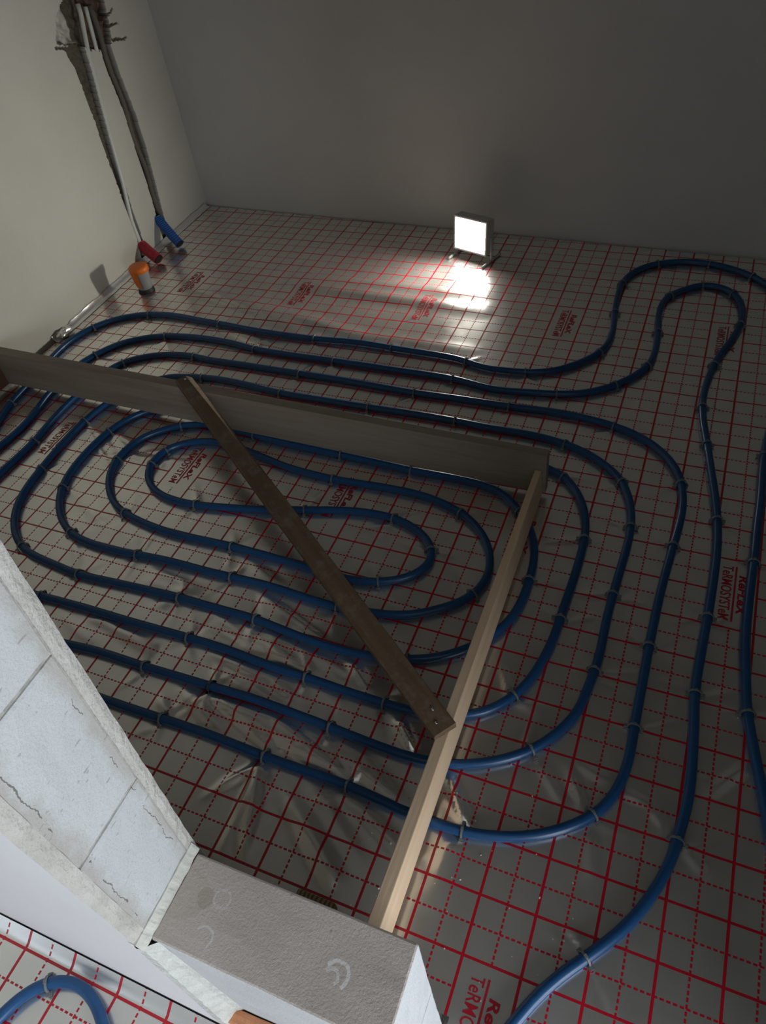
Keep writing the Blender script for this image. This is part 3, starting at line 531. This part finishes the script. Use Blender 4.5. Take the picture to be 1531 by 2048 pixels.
def sheet(name, y_lo, y_hi, mat, label, group, labs, x_of=None):
    root = empty(name, (0, (y_lo+y_hi)/2, 0)); tag(root, label, 'foil', group)
    js = [j for j in range(len(gy)) if y_lo-1e-6 <= gy[j] <= y_hi+H]
    V = []; F = []
    for a, j in enumerate(js):
        for i in range(len(gx)):
            V.append((gx[i], gy[j], HF[j,i]))
    n = len(gx)
    for a in range(len(js)-1):
        for i in range(n-1):
            xm, ym = gx[i], gy[js[a]]
            if ym < YF+.012 and xm < .505: continue
            lp = LP.x + LD.x/LD.y*(ym-LP.y)
            if xm < lp+.003: continue
            if ym > BA.y + BD.y/BD.x*(xm-BA.x) - .012: continue
            F.append((a*n+i, a*n+i+1, (a+1)*n+i+1, (a+1)*n+i))
    bm = bmesh.new(); bv = [bm.verts.new(p) for p in V]
    for q in F: bm.faces.new([bv[i] for i in q])
    bmesh.ops.delete(bm, geom=[v for v in bm.verts if not v.link_faces], context='VERTS')
    o = from_bm('grid_foil', bm, mat, None, True)
    o.parent = root; o.matrix_parent_inverse = Matrix.Translation(-root.location)
    for cx, cy in labs: printed_label(cx, cy, root, hz)
    return root
g_f = None
MA = foil_mat('foil_near', 0, 0, .55, -.2); MB_ = foil_mat('foil_middle', 0, 0, .35, .80, .84); MC = foil_mat('foil_far', 0, 0, .25, 1.80)
sheet('floor_foil', -.345, .30, MA, 'red-gridded silver foil sheet nearest the low block wall', g_f, [(.55, -.2)])
sheet('floor_foil', .30, 1.30, MB_, 'red-gridded silver foil sheet under the timber frame and spiral centre', g_f, [(.85, .80), (.35, .84), (-.15, .84), (-.65, .84), (-1.15, .84)])
sheet('floor_foil', 1.30, 2.47, MC, 'red-gridded silver foil sheet along the back wall under the lamp', g_f, [(.75, 1.80), (.25, 1.80), (-.25, 1.80), (-.75, 1.80), (-1.25, 1.80)])
# the near room's own sheet, its edge folded up against the partition
MD = foil_mat('foil_hall', .08, -.3665, .3, -.7, None, False)
hall = empty('floor_foil', (-.2, -.7, .03)); tag(hall, 'red-gridded foil sheet in the near room at the foot of the white plaster', 'foil')
xs = np.arange(-1.4, .50, .02); ys = np.r_[np.arange(-1.5, -.38, .02), -.372, -.366, -.358, -.350, -.343, -.3395]
V = []; 
for y in ys:
    for x in xs:
        z = .0272 + noise.noise((x*6, y*6, 2))*.0012
        if y > -.36: z += (y+.36)*.7
        V.append((x, y, z))
n = len(xs); F = [(j*n+i, j*n+i+1, (j+1)*n+i+1, (j+1)*n+i) for j in range(len(ys)-1) for i in range(n-1)]
o = from_py('grid_foil', V, F, MD, None, True); o.parent = hall; o.matrix_parent_inverse = Matrix.Translation(-hall.location)
# silver edge strip standing against the left wall
M_silver = plain('silver_edge_foil', (.90, .90, .90), .28, .7)
V = []; ss = np.arange(.02, 1.17, .012)
for s in ss:
    a = noise.noise((s*14, 0, 0)); b = noise.noise((s*40, 4, 0))
    hgt = .020 + .008*a + .004*b
    if s > .62: hgt *= .8
    V += [lwall(s, .0015, .030+.004*b), lwall(s, .004, .014+.003*a), lwall(s, hgt*.6, .007+.003*b), lwall(s, hgt, .004+.002*a)]
F = [(i*4+k, i*4+k+1, i*4+k+5, i*4+k+4) for i in range(len(ss)-1) for k in range(3)]
o = from_py('edge_strip', V, F, M_silver, None, True); tag(o, 'shiny silver foil edge strip folded up along the left wall', 'foil strip')
# crumpled shiny scrap near the plank's left end
bm = bmesh.new(); bmesh.ops.create_icosphere(bm, subdivisions=3, radius=.022)
c0 = lwall(.07, .016, .028)
for v in bm.verts:
    k_ = 1 + .5*noise.noise(v.co*90) ; v.co = Vector((v.co.x*1.0*k_, v.co.y*1.5*k_, max(v.co.z*.62*k_, -.013))) + c0
o = from_bm('foil_scrap', bm, M_silver); tag(o, 'crumpled shiny foil scrap by the left wall near the plank', 'scrap')

# ------------------------------------------------------------------ blue heating pipe
def pipe_mat():
    k = N('blue_pipe'); o = k.obj(); f = k.noise(o, 45, 3)
    k.color(k.mix(f, (.005, .052, .155), (.010, .078, .215))); k.set(Roughness=.34, Specular_IOR_Level=.5)
    k.bump(f, .06, .003); return k.m
M_pipe = pipe_mat()
def pipe(name, xy, z, label):
    bm = bmesh.new(); pts = [(p[0], p[1], z + noise.noise((p[0]*5, p[1]*5, 8))*.0004) for p in xy]
    tube_mesh(bm, pts, PIPE_R, 14)
    o = from_bm(name, bm, M_pipe, None, True); tag(o, label, 'pipe'); return o
pipe('heating_pipe', pipe_xy[::2], PIPE_R+.0006, 'long blue heating pipe coiled in a spiral over the gridded foil')
p2 = smooth_path(PATH2)
pipe('heating_pipe', p2, .0275+PIPE_R+.001, 'short blue pipe bend in the near room at bottom left corner')

# clips: a hoop over the pipe, two legs and barbed feet
def clip_bm():
    bm = bmesh.new(); R0, R1, wd = PIPE_R+.0010, PIPE_R+.0034, .0036
    prof = []
    for k_ in range(13):
        a = math.pi*k_/12; prof.append((math.cos(a), math.sin(a)))
    zc_ = PIPE_R+.0006
    ins = [(R0, -zc_+.0)] ; 
    inner = [(R0, -zc_)] + [(c*R0, s*R0) for c, s in prof] + [(-R0, -zc_)]
    outer = [(R1, -zc_)] + [(c*R1, s*R1) for c, s in prof] + [(-R1, -zc_)]
    ring = []
    for (a, b) in zip(inner, outer):
        ring.append([bm.verts.new((x_, p[0], p[1]+zc_)) for x_ in (-wd/2, wd/2) for p in (a, b)])
    for A, B in zip(ring, ring[1:]):
        for q in ((0,1),(1,3),(3,2),(2,0)): bm.faces.new((A[q[0]], A[q[1]], B[q[1]], B[q[0]]))
    for E in (ring[0], ring[-1]): bm.faces.new((E[0], E[1], E[3], E[2]))
    for s in (-1, 1):
        vs = bm_box(bm, (-.0042, min(s*R0, s*(R1+.0045)), .0022), (.0042, max(s*R0, s*(R1+.0045)), .0058))
        bm_box(bm, (-.0032, min(s*R1, s*(R1+.006)), .0058), (.0032, max(s*R1, s*(R1+.002)), .0095))
    bm_box(bm, (-.0026, -.003, R1+zc_-.0008), (.0026, .003, R1+zc_+.0016))
    bmesh.ops.recalc_face_normals(bm, faces=list(bm.faces))
    return bm
M_clip = plain('grey_clip_plastic', (.17, .18, .18), .45)
clip0 = from_bm('pipe_clip', clip_bm(), M_clip)
ORD = ['first','second','third','fourth','fifth','sixth','seventh','eighth','ninth']
first = True
camX, camY = Vector(CAM_R[0]), Vector(CAM_R[1])
for run, L in clip_spots:
    def scr(p):
        v = Vector((p[0], p[1], .01)) - Vector(CAM_C); q = Matrix(CAM_R) @ v
        return (q.x/q.z, q.y/q.z)
    P2 = [scr(p) for p in L]
    horiz = (max(p[0] for p in P2)-min(p[0] for p in P2)) >= (max(p[1] for p in P2)-min(p[1] for p in P2))
    order = sorted(range(len(L)), key=lambda i: P2[i][0] if horiz else P2[i][1])
    for rank, i in enumerate(order):
        x, y, a = L[i]
        o = clip0 if first else clip0.copy()
        if not first: COL.objects.link(o)
        first = False
        o.location = (x, y, 0.0003); o.rotation_euler = (0, 0, a)
        pos = ORD[rank] + (' from the left on the ' if horiz else ' from the top on the ')
        tag(o, 'grey clip ' + pos + run, 'clip', 'grey clips holding the blue pipe')
x, y = CLIP2; dd = np.hypot(p2[:,0]-x, p2[:,1]-y); i = int(dd.argmin()); t = p2[min(i+2,len(p2)-1)]-p2[max(i-2,0)]
o = clip0.copy(); COL.objects.link(o); o.location = (p2[i][0], p2[i][1], .0277); o.rotation_euler = (0,0,math.atan2(t[1],t[0]))
tag(o, 'grey pipe clip on the short pipe bend in the near room', 'clip', 'grey clips holding the blue pipe')

# ------------------------------------------------------------------ timber frame: plank on edge, board at right angles, diagonal brace
M_plank = wood('weathered_plank', (.215, .172, .135), (.29, .238, .188), (.36, .30, .245), 'x', .25)
M_board = wood('pale_pine', (.66, .45, .27), (.76, .56, .37), (.82, .63, .45), 'y', 0)
M_brace = wood('dark_dirty_lath', (.105, .066, .034), (.15, .097, .054), (.20, .133, .078), 'x', .45)
M_nail = plain('nail_steel', (.75, .75, .75), .25, 1.0)
fr = empty('timber_frame', (-.5, .9, 0)); tag(fr, 'L-shaped timber frame with a diagonal brace lying over the blue pipes', 'timber frame')
zb, zt = .0222, .152
def plank_y(x): return 1.0178 + (x+1.47)*(-.0405/1.86)
xa, xe = -1.548, .3795
P_ = []
for z in (zb, zt):
    P_ += [(xa, plank_y(xa), z), (xe, plank_y(xe), z), (xe, plank_y(xe)+.027, z), (xa, plank_y(xa)+.036, z)]
prism_pts('plank', P_, M_plank, fr, .0015, 3, .0006, 40)
yb1 = plank_y(.36)-.0005
B_ = []
for z, dx in ((zb, .006), (.1005, 0.0)):
    B_ += [(.351+dx*.6, -.196, z), (.3755+dx, -.196, z), (.3665+dx, yb1, z), (.350+dx*.6, yb1, z)]
prism_pts('board', B_, M_board, fr, .0015, 3, .0005, 60)
# short cross piece at the far left end of the plank, only its corner is in view
prism_pts('cross_piece', [(-1.570,.80,zb),(-1.530,.80,zb),(-1.512,plank_y(-1.5)-.0005,zb),(-1.547,plank_y(-1.5)-.0005,zb),(-1.570,.80,.118),(-1.530,.80,.118),(-1.512,plank_y(-1.5)-.0005,.118),(-1.547,plank_y(-1.5)-.0005,.118)], wood('reddish_batten', (.09,.04,.024), (.13,.055,.034), (.16,.07,.045), 'y'), fr, .002)
# brace: local frame from far end on the plank to the near end on the board
A = Vector((-.735, 1.030, zt+.0008)); B = Vector((.3665, .222, .1012))
t = (B-A).normalized(); nrm = Vector((0,0,1)); u = t.cross(nrm).normalized(); nrm = u.cross(t)
L_ = (B-A).length
wd0, wd1, th = .0255, .0250, .0185
bm = bmesh.new(); rings = []
for i in range(41):
    s = i/40; p = A + t*(L_*s); hw = wd0 + (wd1-wd0)*s + noise.noise((s*9, 2, 0))*.0012
    ch_ = .0145*max(0, 1-s/.45)**.8 + .0015
    prof = [(hw, 0), (hw, th-.003), (hw-.003, th), (-hw+ch_, th), (-hw, th-ch_*.85), (-hw, 0)]
    rings.append([bm.verts.new(p + u*a + nrm*(b + noise.noise((s*30, a*100, b*100))*.0006)) for a, b in prof])
for a, b in zip(rings, rings[1:]):
    for k_ in range(6): bm.faces.new((a[k_], a[(k_+1)%6], b[(k_+1)%6], b[k_]))
bm.faces.new(rings[0]); bm.faces.new(rings[-1][::-1])
bmesh.ops.recalc_face_normals(bm, faces=list(bm.faces))
# grain runs along the lath: build it in its own axes
br = from_bm('brace', bm, None, None)
Mx = Matrix((( t.x, u.x, nrm.x, A.x),( t.y, u.y, nrm.y, A.y),( t.z, u.z, nrm.z, A.z),(0,0,0,1)))
br.data.transform(Mx.inverted()); br.data.materials.append(M_brace)
br.parent = fr; br.matrix_parent_inverse = Matrix.Translation(-fr.location); br.matrix_basis = Mx
br.data.materials.append(wood('brace_lit_edge', (.42,.34,.24), (.52,.43,.32), (.58,.50,.38), 'x', .2))  # light caught by the chamfer is put into the colour as paler wood
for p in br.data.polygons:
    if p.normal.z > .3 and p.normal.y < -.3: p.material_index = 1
tag(br, label='dark dirty lath nailed on as a diagonal brace')
def nail(s, side, name='nail'):
    bm = bmesh.new(); bmesh.ops.create_cone(bm, cap_ends=True, segments=12, radius1=.0036, radius2=.0030, depth=.0022)
    p = A + t*(L_*s) + u*side + nrm*(th+.0010)
    for v in bm.verts: v.co = p + t*v.co.x + u*v.co.y + nrm*v.co.z
    o = from_bm(name, bm, M_nail, None, True); o.parent = br; o.matrix_parent_inverse = Mx.inverted(); return o
nail(.965, -.004); nail(.985, .006); nail(.012, -.002)
# timber offcut behind the low wall
bm = bmesh.new(); bm_box(bm, (.197, -.168, .0015), (.272, -.108, .031)); bevel(bm, .004, 2)
bmesh.ops.subdivide_edges(bm, edges=list(bm.edges), cuts=2, use_grid_fill=True)
for v in bm.verts: v.co += Vector((0, 0, noise.noise(v.co*70)*.002))
k = N('offcut_wood'); wv = k.n('ShaderNodeTexWave', wave_type='RINGS', rings_direction='Y'); wv.inputs['Scale'].default_value = 38; wv.inputs['Distortion'].default_value = 3
k.link(k.obj(), wv.inputs['Vector']); k.color(k.ramp(wv.outputs['Fac'], [(.2, (.14,.09,.04)), (.7, (.36,.26,.14))])); k.set(Roughness=.8)
o = from_bm('wood_offcut', bm, k.m); tag(o, 'small wood offcut with visible rings on the foil behind the low wall', 'wood offcut')

# ------------------------------------------------------------------ left wall services
M_cond = plain('white_conduit', (.72, .74, .70), .4)
cpts = [(p[0], p[1]) for p in COND]
bm = bmesh.new(); pts = []
for i in range(30):
    z = .90 - (.90-.055)*i/29
    s = np.interp(z, [p[1] for p in cpts][::-1], [p[0] for p in cpts][::-1]) + .004
    pts.append(lwall(s, z, -.004 + .008*max(0, 1-z/.2)))
tube_mesh(bm, pts, .0085, 12)
o = from_bm('riser_pipe', bm, M_cond, None, True); tag(o, 'thin pale riser pipe in the left chased groove of the wall', 'pipe')
bm = bmesh.new(); pts = [lwall(.845+.006*math.sin(i), .88-(.88-.06)*i/20, -.008) for i in range(21)]; tube_mesh(bm, pts, .0105, 12)
o = from_bm('riser_pipe', bm, plain('mortar_coated_pipe', (.16,.145,.12), .85), None, True); tag(o, 'mortar-coated riser pipe in the right chased groove of the wall', 'pipe')
bm = bmesh.new(); pts = [lwall(.812-.02*i/8, .885-.135*i/8, .003) for i in range(9)]; tube_mesh(bm, pts, .0075, 10)
o = from_bm('pipe_stub', bm, M_cond, None, True); tag(o, 'short pale pipe stub in the broken hole at the wall top', 'pipe')
def sleeve(name, p0, p1, r, mat, label, rings=16, flat=1.0):
    p0, p1 = Vector(p0), Vector(p1); root = empty(name, p1); tag(root, label, 'pipe sleeve')
    n = rings*4; bm = bmesh.new(); pts = []
    mid = (p0+p1)/2 + Vector((-.012, 0, .006))
    for i in range(n+1):
        s = i/n; pts.append((p0*(1-s)**2 + mid*2*s*(1-s) + p1*s*s))
    tube_mesh(bm, pts, r, 16, False, lambda i: r*(1+.09*math.cos(i*math.pi/2)))
    o = from_bm('corrugated_tube', bm, mat, root, True)
    bm = bmesh.new(); e = (pts[-1]-pts[-2]).normalized(); tube_mesh(bm, [pts[-8], pts[-1]-e*.001], r*.86, 16)
    from_bm('tube_mouth', bm, plain('sleeve_dark', (.02,.015,.015), .9), root)
    return root
sleeve('pipe_sleeve', lwall(.657, .062, .004), (-1.478, 1.905, .021), .0205, plain('red_sleeve_plastic', (.42, .018, .035), .45), 'red corrugated pipe sleeve leaning from the wall groove to the foil')
sleeve('pipe_sleeve', lwall(.812, .105, .002), (-1.462, 2.045, .020), .0190, plain('blue_sleeve_plastic', (.012, .10, .36), .45), 'bright blue corrugated pipe sleeve in the room corner by the groove')
# upright drain pipe with an orange cap
dx_, dy_ = -1.408, 1.703
dr = empty('drain_pipe', (dx_, dy_, 0)); tag(dr, 'short grey drain pipe stub with an orange cap by the left wall', 'drain pipe')
bm = bmesh.new(); lathe(bm, [(.0, .002), (.027, .002), (.029, .03), (.033, .075), (.036, .082), (.036, .098), (.030, .100), (.0, .100)], dx_, dy_)
from_bm('pipe_body', bm, plain('grey_pvc', (.30, .31, .31), .45), dr, True)
bm = bmesh.new(); bmesh.ops.create_cone(bm, cap_ends=True, segments=28, radius1=.033, radius2=.029, depth=.014)
for v in bm.verts: v.co += Vector((dx_, dy_, .009))
from_bm('base_ring', bm, plain('black_rubber', (.015, .015, .015), .6), dr)
bm = bmesh.new(); lathe(bm, [(0, .111), (.030, .111), (.037, .107), (.0385, .098), (.0385, .088), (.036, .086)], dx_, dy_)
a0 = math.atan2(-1, -.4)
lathe(bm, [(.0385, .088), (.037, .070), (.034, .045), (.0315, .030)], dx_, dy_, 20, a0-1.5, a0+.75)
from_bm('orange_cap', bm, plain('orange_plastic', (.78, .17, .015), .5), dr, True)

# ------------------------------------------------------------------ LED work lamp on the floor
lx, ly, lz = -.190, 2.160, .098
AX = Vector((-.30, -.95, .10)).normalized(); UX = Vector((0,0,1)).cross(AX).normalized(); VX = AX.cross(UX)
fl_ = empty('work_lamp', (lx, ly, 0)); tag(fl_, 'bright LED work lamp on a small stand near the back wall', 'lamp')
def lp(a, b, c): return Vector((lx, ly, lz)) + UX*a + VX*b + AX*c
def lbox(name, lo, hi, mat, bev=.003):
    bm = bmesh.new(); bm_box(bm, lo, hi)
    if bev: bevel(bm, bev, 2)
    for v in bm.verts: v.co = lp(*v.co)
    return from_bm(name, bm, mat, fl_)
M_case = plain('lamp_housing', (.55, .55, .52), .45)
lbox('housing', (-.074, -.064, -.045), (.074, .064, -.004), M_case)
for i in range(5): lbox('cooling_fin', (-.05+.024*i, -.045, -.062), (-.046+.024*i, .045, -.0455), M_case, 0)
bm = bmesh.new()
for lo, hi in (((-.074,-.064,-.004),(-.068,.064,.004)), ((.068,-.064,-.004),(.074,.064,.004)), ((-.068,-.064,-.004),(.068,-.058,.004)), ((-.068,.058,-.004),(.068,.064,.004))): bm_box(bm, lo, hi)
for v in bm.verts: v.co = lp(*v.co)
from_bm('bezel', bm, M_case, fl_)
k = N('lamp_emitter'); k.set(Emission_Color=(1.0, .97, .90, 1), Emission_Strength=LAMP_E if 'LAMP_E' in globals() else 30.0); M_em = k.m
lbox('led_panel', (-.0675, -.0575, -.003), (.0675, .0575, .001), M_em, 0)
for s in (-1, 1):
    bm = bmesh.new(); tube_mesh(bm, [lp(s*.078, 0, -.02), (lp(s*.078, 0, -.02)*1.0).xy.to_3d()+Vector((0,0,.006))], .004, 8); from_bm('stand_leg', bm, M_case, fl_, True)
    bm = bmesh.new(); q = lp(s*.078, 0, -.02); d2 = Vector((AX.x, AX.y, 0)).normalized(); tube_mesh(bm, [Vector((q.x,q.y,.006))-d2*.06, Vector((q.x,q.y,.006))+d2*.06], .005, 8); from_bm('stand_foot', bm, M_case, fl_, True)
d = bpy.data.lights.new('work_lamp_beam', 'SPOT'); d.energy = 28; d.spot_size = math.radians(138); d.spot_blend = 1.0; d.shadow_soft_size = .04; d.color = (1.0, .95, .84)
o = bpy.data.objects.new('work_lamp_beam', d); COL.objects.link(o); o.location = lp(0, 0, .012)
o.rotation_euler = (Vector((-.62, -.78, .17))).to_track_quat('-Z', 'Y').to_euler()

# ------------------------------------------------------------------ crumbs of mortar and wood on the foil
bm = bmesh.new()
for i in range(75):
    if i < 50: x, y = random.gauss(.45, .16), random.gauss(.02, .14)
    else: x, y = random.uniform(-1.3, 1.0), random.uniform(0, 2.0)
    if y < -.17 or on_pipe(x, y) is None: continue
    if kd.find((x, y, 0))[2] < .016 or (.33 < x < .40): continue
    r = random.uniform(.0006, .0016); z = float(hz(x, y)) + r*.7
    m = Matrix.Translation((x, y, z)) @ Matrix.Rotation(random.uniform(0, 6), 4, 'Z') @ Matrix.Diagonal((random.uniform(.8, 2.2), 1, .7, 1))
    bmesh.ops.create_icosphere(bm, subdivisions=1, radius=r, matrix=m)
o = from_bm('crumbs', bm, plain('pale_crumbs', (.75, .72, .66), .8)); tag(o, 'pale crumbs and chips scattered over the foil', 'crumbs', None, 'stuff')
